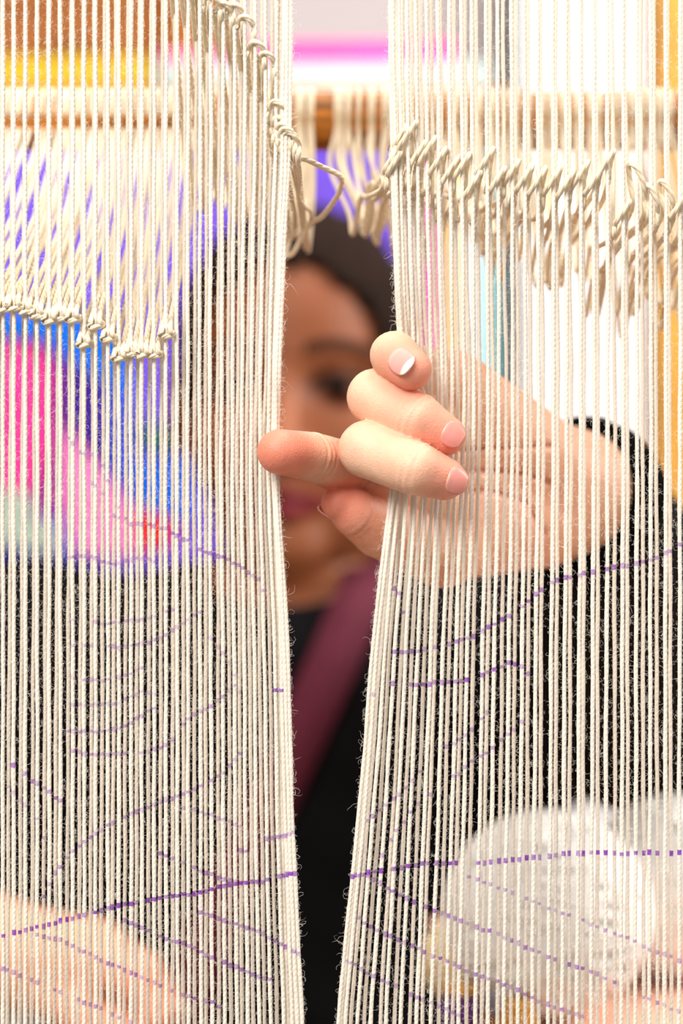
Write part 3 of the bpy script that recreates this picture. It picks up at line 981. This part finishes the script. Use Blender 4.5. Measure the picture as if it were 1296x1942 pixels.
PALM = [  # metacarpals to the wrist
    (FING['pinky'][0][0], P(1075, 905, .703), 13.0, 14.5),
    (FING['ring'][0][0], P(1080, 925, .707), 11.5, 13.0),
    (FING['middle'][0][0], P(1080, 945, .707), 11.5, 13.0),
    (FING['index'][0][0], P(1060, 965, .703), 11.5, 14.0),
]
CREASE = [  # palm lines (pixels on the palm, palm depth handled by nearest distance in x, z)
    [(800, 905), (870, 894), (940, 893), (1005, 900), (1040, 915)],
    [(850, 855), (920, 850), (1000, 848), (1050, 846)],
    [(850, 935), (930, 930), (1000, 955), (1030, 1010)],
]


def seg_d2(px, py, a, b):
    ax, ay = a
    bx, by = b
    dx, dy = bx - ax, by - ay
    t = np.clip(((px - ax) * dx + (py - ay) * dy) / (dx * dx + dy * dy), 0, 1)
    return np.hypot(px - ax - t * dx, py - ay - t * dy)


def palm_sdf(p):
    d = None
    for a, b, ra, rb in PALM:
        s = cap(p, a, b, ra * mm, rb * mm)
        d = s if d is None else smin(d, s, 9 * mm)
    th = cap(p, P(838, 1028, .654), P(1010, 985, .690), 13.5 * mm, 17.5 * mm)       # thenar
    d = smin(d, th, 7 * mm)
    hy = cap(p, P(905, 800, .657), P(1060, 905, .692), 13 * mm, 15.5 * mm)          # hypothenar
    d = smin(d, hy, 7 * mm)
    web = cap(p, P(850, 985, .658), P(805, 985, .657), 8 * mm, 6 * mm)              # web to the thumb
    d = smin(d, web, 6 * mm)
    fore = cap(p, WR, ELB, 23 * mm, 40 * mm)
    d = smin(d, fore, 16 * mm)
    return d


def hand_sdf(p):
    palm = palm_sdf(p)
    px, py = 648 + p[:, 0] / p[:, 1] * F, 971 - (p[:, 2] - CZ) / p[:, 1] * F
    g = np.full(len(p), 1e9)
    for line in CREASE:
        for a, b in zip(line[:-1], line[1:]):
            g = np.minimum(g, seg_d2(px, py, a, b))
    palm = palm + 1.1 * mm * np.exp(-(g / 6.0) ** 2) * (p[:, 1] < 0.69)
    out = None
    for k, ch in FING.items():
        f = finger_sdf(p, ch, {'index': 0.3, 'thumb': -0.2}.get(k, 0.0))
        # each finger grows out of the palm; fingers stay apart from one another
        joined = smin(palm, f, 5 * mm)
        out = joined if out is None else np.minimum(out, joined)
    return out


# ---- head, in millimetres round the point between the eyes
HO = P(540, 730, 1.160)
yaw = math.radians(-4)
pitch = math.radians(4)


def to_head(p):
    q = (p - HO.astype(np.float32)) * 1000.0
    c, s = math.cos(yaw), math.sin(yaw)
    x = q[:, 0] * c + q[:, 1] * s
    y = -q[:, 0] * s + q[:, 1] * c
    return np.stack([x, y, q[:, 2]], 1).astype(np.float32)


def mirror(q):
    m = q.copy()
    m[:, 0] = np.abs(m[:, 0])
    return m


def cranium(q):
    return ell(q, (0, 92, 28), (72, 92, 86))


def head_sdf_mm(q):
    m = mirror(q)
    d = cranium(q)
    d = smin(d, ell(q, (0, 64, -42), (58, 62, 76)), 22)
    d = smin(d, ell(m, (38, 34, -36), (24, 26, 26)), 16)
    d = smin(d, ell(q, (0, 20, -98), (22, 18, 18)), 18)
    d = smin(d, cap(m, (8, 12, 20), (44, 22, 20), 8, 7), 10)
    d = smax(d, -ell(m, (32, -2, -1), (17, 15, 12)), 9)
    d = smin(d, ell(m, (31, 19, -1), (14, 13, 12)), 3)
    d = smin(d, cap(q, (0, 8, 6), (0, -9, -36), 6.5, 9.5), 9)
    d = smin(d, ell(m, (10, 0, -40), (8.5, 9, 7)), 5)
    d = smin(d, cap(m, (0, 3, -64), (20, 12, -67), 5.5, 3), 5)
    d = smin(d, cap(m, (0, 4, -74), (18, 12, -70), 6.8, 3.2), 4)
    d = d + 1.8 * np.exp(-((q[:, 2] + 68.5) / 2.0) ** 2) * np.exp(-(q[:, 0] / 20) ** 4) * (q[:, 1] < 25)
    d = smin(d, ell(m, (76, 88, -12), (7, 17, 30)), 6)
    d = smin(d, cap(q, (0, 92, -70), (0, 112, -215), 50, 54), 18)
    return d


def head_sdf(p):
    return head_sdf_mm(to_head(p)) * 0.001


def torso_core(p):
    d = cap(p, SHL, SHR, 0.050, 0.050)
    d = smin(d, ell(p, (-0.03, 1.235, CZ - 0.24), (0.155, 0.095, 0.20)), 0.05)
    d = smin(d, ell(p, (-0.03, 1.245, CZ - 0.50), (0.15, 0.10, 0.22)), 0.06)
    return d


def body_rest(p):
    """torso and arms below the clothes"""
    d = torso_core(p)
    d = smin(d, cap(p, SHL, ELB, 0.046, 0.042), 0.03)
    d = smin(d, cap(p, ELB, WR, 0.040, 0.023), 0.02)
    d = smin(d, cap(p, SHR, ELBR, 0.046, 0.042), 0.03)
    d = smin(d, cap(p, ELBR, WRR, 0.040, 0.026), 0.02)
    d = smin(d, head_sdf(p), 0.03)
    return d


# right hand, far below: back of the hand up, fingers curled
RH = {
    'index': [(P(205, 1822, .965), 11), (P(262, 1862, .945), 9.5), (P(296, 1925, .94), 8.5), (P(290, 1985, .945), 7)],
    'middle': [(P(180, 1800, .985), 11), (P(272, 1845, .975), 10), (P(318, 1915, .97), 8.5), (P(312, 1980, .975), 7)],
    'ring': [(P(150, 1800, 1.005), 11), (P(245, 1860, 1.005), 9.5), (P(285, 1940, 1.0), 8.5), (P(280, 2000, 1.0), 7)],
    'pinky': [(P(120, 1812, 1.025), 10), (P(195, 1870, 1.03), 8.5), (P(225, 1935, 1.03), 7.5), (P(220, 1985, 1.03), 6.5)],
    'thumb': [(P(90, 1870, .985), 13), (P(150, 1925, .955), 10), (P(215, 1950, .94), 9), (P(255, 1968, .935), 7.5)],
}


def rhand_sdf(p):
    palm = cap(p, WRR, P(175, 1812, .985), 0.027, 0.018)
    palm = smin(palm, cap(p, WRR, P(200, 1830, .968), 0.022, 0.014), 0.012)
    palm = smin(palm, cap(p, WRR, P(125, 1815, 1.02), 0.022, 0.014), 0.012)
    palm = smin(palm, cap(p, WRR, P(90, 1870, .985), 0.02, 0.013), 0.012)
    palm = smin(palm, cap(p, ELBR, WRR, 0.040, 0.026), 0.02)
    out = None
    for k, ch in RH.items():
        f = None
        for (a, ra), (b, rb) in zip(ch[:-1], ch[1:]):
            s = cap(p, a, b, ra * mm, rb * mm)
            f = s if f is None else smin(f, s, 0.003)
        j = smin(palm, f, 0.006)
        out = j if out is None else np.minimum(out, j)
    return out


import time as _t
_t0 = _t.time()
YC = 0.775                                   # where the fine left hand meets the forearm
hv, hq = surface_nets(hand_sdf, (P(480, 0, .60)[0], 0.578, CZ - 0.034), (0.135, YC, CZ + 0.062), 0.00072, 2)
for _ in range(1):
    acc = np.zeros_like(hv)
    cnt = np.zeros(len(hv))
    for a_, b_ in ((0, 1), (1, 2), (2, 3), (3, 0)):
        for x_, y_ in ((a_, b_), (b_, a_)):
            np.add.at(acc, hq[:, x_], hv[hq[:, y_]])
            np.add.at(cnt, hq[:, x_], 1)
    hv = hv * 0.5 + 0.5 * acc / cnt[:, None]
zN = HO[2] - 0.125                            # where the fine head meets the neck
nv, nq = surface_nets(head_sdf, HO + np.array([-0.105, -0.03, -0.125]), HO + np.array([0.105, 0.205, 0.13]), 0.0022)
xC = -0.212
rv, rq = surface_nets(rhand_sdf, (xC, 0.915, CZ - 0.30), (-0.05, 1.08, CZ - 0.17), 0.0018)


def rest_cut(p):
    d = body_rest(p)
    return d


rest_lo, rest_hi = np.array([-0.36, YC - 0.2, CZ - 0.70]), np.array([0.24, 1.42, HO[2] - 0.118])
bv, bq = surface_nets(rest_cut, rest_lo, rest_hi, 0.007)
# keep of the covered body only what lies beyond the fine pieces (they overlap a little under the clothes)
cen = bv[bq].mean(1)
keep = ~((cen[:, 1] < YC - 0.012) & (cen[:, 0] > 0))
keep &= ~((cen[:, 0] > xC + 0.012) & (cen[:, 1] < 1.075) & (cen[:, 0] < -0.02) & (cen[:, 2] > CZ - 0.31))
bq = bq[keep]
use = np.unique(bq)
rm = np.full(len(bv), -1)
rm[use] = np.arange(len(use))
bv, bq = bv[use], rm[bq]


# ---- skin colour, the face with some shade painted in
def blend(c, target, w):
    return c + (np.array(target, float)[None] - c) * np.clip(w, 0, 1)[:, None]


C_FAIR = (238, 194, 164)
C_FACE = (124, 69, 39)  # browner than the hand, part real tone, part shade put into the colour
hc = np.tile(np.array(C_FAIR, float), (len(hv), 1))
for k, ch in FING.items():
    tip, r = ch[3]
    dj = np.linalg.norm(hv - tip, axis=1) * 1000
    hc = blend(hc, (234, 142, 118) if k not in ('index', 'thumb') else (226, 116, 92), np.exp(-(dj / (r * 1.75)) ** 4) * 0.8)
    dj = np.linalg.norm(hv - ch[2][0], axis=1) * 1000
    hc = blend(hc, (230, 156, 130), np.exp(-(dj / (ch[2][1] * 1.2)) ** 2) * (0.25 if k != 'thumb' else 0.8))
    if k in ('index', 'thumb'):
        dj = np.linalg.norm(hv - 0.5 * (ch[1][0] + ch[2][0]), axis=1) * 1000
        hc = blend(hc, (224, 138, 112), np.exp(-(dj / 15) ** 2) * 0.6)
pal = np.clip((hv[:, 1] - 0.622) / 0.02, 0, 1)
hc = blend(hc, (244, 188, 152), pal * 0.85)
gx, gy = pix(hv)
gl_ = np.full(len(hv), 1e9)
for line in CREASE:
    for a_, b_ in zip(line[:-1], line[1:]):
        gl_ = np.minimum(gl_, seg_d2(gx, gy, a_, b_))
hc = blend(hc, (186, 98, 72), np.exp(-(gl_ / 4.0) ** 2) * pal * (hv[:, 1] < 0.69) * 0.8)
th_ = np.exp(-(np.linalg.norm(hv - P(930, 1020, .672), axis=1) / 0.028) ** 2)
hc = blend(hc, (240, 166, 140), th_ * 0.6)
q = to_head(nv.astype(np.float32))
m = mirror(q)
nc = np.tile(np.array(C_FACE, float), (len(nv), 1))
front = q[:, 1] < 45
nc = blend(nc, (158, 92, 58), np.exp(-((m[:, 0] - 0) / 26) ** 2) * np.exp(-((q[:, 2] + 20) / 40) ** 2) * front * 0.6)
brow_z = 21 + 3.5 * np.sin(np.clip((m[:, 0] - 10) / 42, 0, 1) * np.pi) - 0.0
nc = blend(nc, (46, 26, 18), front * np.exp(-((q[:, 2] - brow_z) / 4.2) ** 4) * (m[:, 0] > 11) * (m[:, 0] < 52) * 0.9)
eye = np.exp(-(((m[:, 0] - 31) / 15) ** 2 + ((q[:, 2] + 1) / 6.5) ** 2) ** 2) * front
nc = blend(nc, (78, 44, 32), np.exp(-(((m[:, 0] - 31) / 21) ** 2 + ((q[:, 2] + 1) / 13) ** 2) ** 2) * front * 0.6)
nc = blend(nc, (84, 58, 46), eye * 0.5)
iris = np.exp(-((np.hypot(m[:, 0] - 31, q[:, 2] + 0.5)) / 7.0) ** 6) * front
nc = blend(nc, (22, 14, 12), iris)
nc = blend(nc, (26, 16, 14), front * np.exp(-((q[:, 2] - 5.5 + ((m[:, 0] - 31) / 15) ** 2 * 4) / 2.4) ** 2) * (np.abs(m[:, 0] - 31) < 17))
lip = np.exp(-((q[:, 0] / 23) ** 4 + ((q[:, 2] + 70) / (9.5 - 4.5 * np.clip(np.abs(q[:, 0]) / 23, 0, 1))) ** 4)) * front
nc = blend(nc, (124, 36, 46), lip)
nc = blend(nc, (70, 24, 26), np.exp(-((q[:, 2] + 68.5) / 1.8) ** 2) * (np.abs(q[:, 0]) < 21) * front)
rc = np.tile(np.array((226, 162, 126), float), (len(rv), 1))
for k, ch in RH.items():
    for jn in (1, 2, 3):
        dj = np.linalg.norm(rv - ch[jn][0], axis=1) * 1000
        rc = blend(rc, (222, 132, 104), np.exp(-(dj / 16) ** 2) * 0.6)
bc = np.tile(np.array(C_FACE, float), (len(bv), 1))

AV = np.vstack([hv, nv, rv, bv])
o1, o2, o3 = len(hv), len(hv) + len(nv), len(hv) + len(nv) + len(rv)
AQ = np.vstack([hq, nq + o1, rq + o2, bq + o3])
AC = np.vstack([hc, nc, rc, bc])
AC = np.array(AC) / 255.0
AC = np.where(AC <= 0.04045, AC / 12.92, ((AC + 0.055) / 1.055) ** 2.4)

skin = bpy.data.materials.new('skin')
skin.use_nodes = True
nt = skin.node_tree
b = nt.nodes['Principled BSDF']
b.inputs['Roughness'].default_value = 0.48
b.inputs['Specular IOR Level'].default_value = 0.35
b.inputs['Subsurface Weight'].default_value = 0.18
SPEC = b.inputs['Specular IOR Level']
b.inputs['Subsurface Radius'].default_value = (1.0, 0.35, 0.2)
b.inputs['Subsurface Scale'].default_value = 0.004
ca = nt.nodes.new('ShaderNodeAttribute')
ca.attribute_name = 'skin_tone'
sr = nt.nodes.new('ShaderNodeSeparateColor')
nt.links.new(ca.outputs['Color'], sr.inputs[0])
ms = nt.nodes.new('ShaderNodeMapRange')
ms.inputs[1].default_value, ms.inputs[2].default_value = 0.03, 0.35
ms.inputs[3].default_value, ms.inputs[4].default_value = 0.04, 0.38
nt.links.new(sr.outputs[0], ms.inputs[0])
nt.links.new(ms.outputs[0], SPEC)
tc = nt.nodes.new('ShaderNodeTexCoord')
n1 = nt.nodes.new('ShaderNodeTexNoise')
n1.inputs['Scale'].default_value = 160
n1.inputs['Detail'].default_value = 5
nt.links.new(tc.outputs['Object'], n1.inputs['Vector'])
mr = nt.nodes.new('ShaderNodeMapRange')
mr.inputs[1].default_value, mr.inputs[2].default_value = 0.3, 0.7
mr.inputs[3].default_value, mr.inputs[4].default_value = 0.92, 1.06
nt.links.new(n1.outputs['Fac'], mr.inputs[0])
vm = nt.nodes.new('ShaderNodeVectorMath')
vm.operation = 'SCALE'
nt.links.new(ca.outputs['Color'], vm.inputs[0])
nt.links.new(mr.outputs[0], vm.inputs['Scale'])
nt.links.new(vm.outputs[0], b.inputs['Base Color'])
n2 = nt.nodes.new('ShaderNodeTexVoronoi')
n2.inputs['Scale'].default_value = 1500
nt.links.new(tc.outputs['Object'], n2.inputs['Vector'])
n3 = nt.nodes.new('ShaderNodeTexNoise')
n3.inputs['Scale'].default_value = 700
n3.inputs['Detail'].default_value = 6
nt.links.new(tc.outputs['Object'], n3.inputs['Vector'])
ad = nt.nodes.new('ShaderNodeMath')
ad.operation = 'ADD'
nt.links.new(n2.outputs['Distance'], ad.inputs[0])
nt.links.new(n3.outputs['Fac'], ad.inputs[1])
bp = nt.nodes.new('ShaderNodeBump')
bp.inputs['Strength'].default_value = 0.2
bp.inputs['Distance'].default_value = 0.0005
nt.links.new(ad.outputs[0], bp.inputs['Height'])
nt.links.new(bp.outputs[0], b.inputs['Normal'])

person = mesh_obj('person', AV, AQ, skin)
tag(person, 'person in a black sweater looking through the parted warp, one hand holding the threads', 'person')
ca_ = person.data.attributes.new('skin_tone', 'FLOAT_COLOR', 'POINT')
ca_.data.foreach_set('color', np.concatenate([AC, np.ones((len(AC), 1))], 1).astype(np.float32).ravel())

# ---- nails
def nail_mat(name, stops):
    m = bpy.data.materials.new(name)
    m.use_nodes = True
    nt = m.node_tree
    b = nt.nodes['Principled BSDF']
    b.inputs['Roughness'].default_value = 0.3
    b.inputs['Coat Weight'].default_value = 0.2
    uvn = nt.nodes.new('ShaderNodeUVMap')
    uvn.uv_map = 'UVMap'
    spn = nt.nodes.new('ShaderNodeSeparateXYZ')
    nt.links.new(uvn.outputs[0], spn.inputs[0])
    rp = nt.nodes.new('ShaderNodeValToRGB')
    e = rp.color_ramp.elements
    e[0].position, e[0].color = 0.0, lin(stops[0][1])
    e[1].position, e[1].color = 1.0, lin(stops[-1][1])
    for pos, c in stops[1:-1]:
        x = e.new(pos)
        x.color = lin(c)
    nt.links.new(spn.outputs[1], rp.inputs[0])
    nt.links.new(rp.outputs[0], b.inputs['Base Color'])
    return m


NAIL_PINK = nail_mat('pink_nail', [(0, (236, 176, 160)), (0.25, (228, 150, 138)), (0.85, (224, 142, 130)), (1, (230, 166, 146))])
NAIL_TIP = nail_mat('white_tipped_nail', [(0, (240, 190, 178)), (0.2, (234, 166, 156)), (0.74, (232, 158, 148)), (0.82, (250, 236, 226)), (1, (252, 240, 232))])


def nail(chain, ndir, v0, v1, half, sdf_r, lab, nmat=NAIL_PINK):
    c, r = chain[3]
    a = c - chain[2][0]
    a = a / np.linalg.norm(a)
    n = np.array(ndir, float)
    n = n - a * n.dot(a)
    n /= np.linalg.norm(n)
    bb = np.cross(a, n)
    NU, NV = 13, 15
    vs, uv = [], []
    for j in range(NV):
        fv = j / (NV - 1)
        v = v0 + (v1 - v0) * fv
        # rounded outline: narrower at cuticle and tip
        wdt = half * (1 - 0.93 * abs(2 * fv - 1) ** 3) ** 0.5
        seg = np.linalg.norm(c - chain[2][0]) / mm
        R = sdf_r + 0.22 - 0.055 * max(v, 0) ** 2 * 0.55 + max(-v, 0) / seg * (chain[2][1] - r)
        for i in range(NU):
            u = (i / (NU - 1) * 2 - 1)
            an = u * wdt / sdf_r
            vs.append(c + (a * v + (n * math.cos(an) + bb * math.sin(an)) * R) * mm)
            uv.append((i / (NU - 1), fv))
    fs = []
    for j in range(NV - 1):
        for i in range(NU - 1):
            k = j * NU + i
            fs.append((k, k + 1, k + NU + 1, k + NU))
    o = mesh_obj('fingernail', vs, fs, nmat, person)
    ul = o.data.uv_layers.new(name='UVMap')
    for lp in o.data.loops:
        ul.data[lp.index].uv = uv[lp.vertex_index]
    sm = o.modifiers.new('thick', 'SOLIDIFY')
    sm.thickness = 0.0005
    sm.offset = 0
    o['label'] = lab
    return o


nail(FING['middle'], (0.55, -1, -0.1), -1.6, 5.4, 4.3, 6.5, 'pink fingernail of the middle finger')
nail(FING['ring'], (0.55, -1, -0.1), -1.6, 5.2, 4.1, 6.2, 'pink fingernail of the ring finger')
nail(FING['pinky'], (0.3, -1, -0.35), -3.2, 6.0, 4.1, 6.3, 'pink fingernail with a white tip on the little finger', NAIL_TIP)
nail(FING['thumb'], (-0.75, 0.25, -0.6), -5.5, 4.4, 3.6, 5.0, 'thumb nail seen from its edge')


# ---- hair
def hair_sdf(p):
    q = to_head(p)
    m = mirror(q)
    d = cranium(q) - 7.0
    d = d - 2.0 * np.sin(q[:, 0] * 0.35 + q[:, 1] * 0.1) * 0.4
    d = smin(d, ell(q, (0, 195, 20), (38, 34, 38)), 14)     # hair gathered at the back
    face = ell(q, (0, -6, -22), (74, 74, 99)) + 2.6 * np.sin(q[:, 0] * 0.21 + 1.0) + 1.8 * np.sin(q[:, 0] * 0.47) + 1.2 * np.sin(q[:, 2] * 0.3)
    d = smax(d, -face, 5)
    d = smax(d, -(q[:, 2] + 55 + np.clip(60 - q[:, 1], 0, 60) * 0.0), 6)
    return d * 0.001


kv, kq = surface_nets(hair_sdf, HO + np.array([-0.1, -0.03, -0.08]), HO + np.array([0.1, 0.26, 0.14]), 0.003)
ho = mesh_obj('hair', kv, kq, M['hair'], person)
ho['label'] = 'short dark brown hair drawn back from the forehead'


# ---- sweater
def sweater_sdf(p, carve=True):
    d = torso_core(p) - 0.012
    d = smin(d, cap(p, SHL, ELB, 0.064, 0.056), 0.04)
    d = smin(d, cap(p, SHR, ELBR, 0.064, 0.056), 0.04)
    d = smin(d, cap(p, np.array([-0.03, 1.265, CZ - 0.16]), np.array([-0.034, 1.262, CZ - 0.085]), 0.085, 0.060), 0.035)   # collar
    s1 = cap(p, ELB, WR + (WR - ELB) * 0.08, 0.054, 0.0305)
    ax = (WR - ELB) / np.linalg.norm(WR - ELB)
    cut = (p - (WR + ax * 0.013).astype(np.float32)) @ ax.astype(np.float32)
    s1 = smax(s1, cut, 0.004)
    d = smin(d, s1, 0.02)
    s2 = cap(p, ELBR, WRR, 0.054, 0.034)
    ax = (WRR - ELBR) / np.linalg.norm(WRR - ELBR)
    cut = (p - (WRR - ax * 0.012).astype(np.float32)) @ ax.astype(np.float32)
    d = smin(d, smax(s2, cut, 0.004), 0.02)
    d = d + 0.0016 * np.sin(p[:, 0] * 60 + p[:, 2] * 90) * np.sin(p[:, 1] * 70 + p[:, 2] * 30)
    if carve:
        d = smax(d, -ell(p, (-0.034, 1.185, CZ - 0.005), (0.072, 0.085, 0.052)), 0.008)      # neck opening
    return d


sv, sq = surface_nets(sweater_sdf, (-0.40, 0.66, CZ - 0.78), (0.26, 1.42, CZ - 0.0 + 0.04), 0.0055)
so = mesh_obj('sweater', sv, sq, M['sweater'], person)
so['label'] = 'black knitted sweater'

# ---- maroon strap over the sweater
row = [(768, 985), (722, 1050), (690, 1118), (652, 1208), (612, 1298), (566, 1402), (510, 1526), (450, 1660), (390, 1800), (330, 1950)]
Lp, Rp = [], []
dd = np.linspace(0.98, 1.45, 400)
for i, (x, y) in enumerate(row):
    for sgn, lst in ((-1, Lp), (1, Rp)):
        xx, yy = x + sgn * 44, y + sgn * 19
        pp = np.stack([(xx - 648) / F * dd, dd, CZ - (yy - 971) / F * dd], 1).astype(np.float32)
        s = sweater_sdf(pp, False)
        hit = np.nonzero(s < 0.003)[0]
        dh = dd[hit[0]] if len(hit) else 1.26
        lst.append(P(xx, yy, dh))
Lp, Rp = np.array(Lp), np.array(Rp)
LL, RR = catmull(Lp, 6), catmull(Rp, 6)
n = len(LL)
vs = np.vstack([LL, RR]) + np.array([0, -0.002, 0])
fs = [(i, i + 1, n + i + 1, n + i) for i in range(n - 1)]
st = mesh_obj('shoulder_strap', vs, fs, M['strap'], person)
md = st.modifiers.new('thick', 'SOLIDIFY')
md.thickness = 0.0025
st['label'] = 'maroon webbing strap running across the chest'

# ---- stool that carries the person
stl = empty('stool', (-0.03, 1.25, 0))
tag(stl, 'round wooden stool under the person', 'stool')
kid(cyl('seat', (-0.03, 1.25, CZ - 0.768), (-0.03, 1.25, CZ - 0.738), 0.17, M['oak']), stl)
for a in range(4):
    x, y = math.cos(a * 1.5708 + 0.785), math.sin(a * 1.5708 + 0.785)
    kid(cyl('leg', (-0.03 + 0.16 * x, 1.25 + 0.16 * y, 0), (-0.03 + 0.12 * x, 1.25 + 0.12 * y, CZ - 0.767), 0.015, M['oak'], None, 16), stl)
print('SCENE', len(AV), 'body verts', _t.time() - _t0)
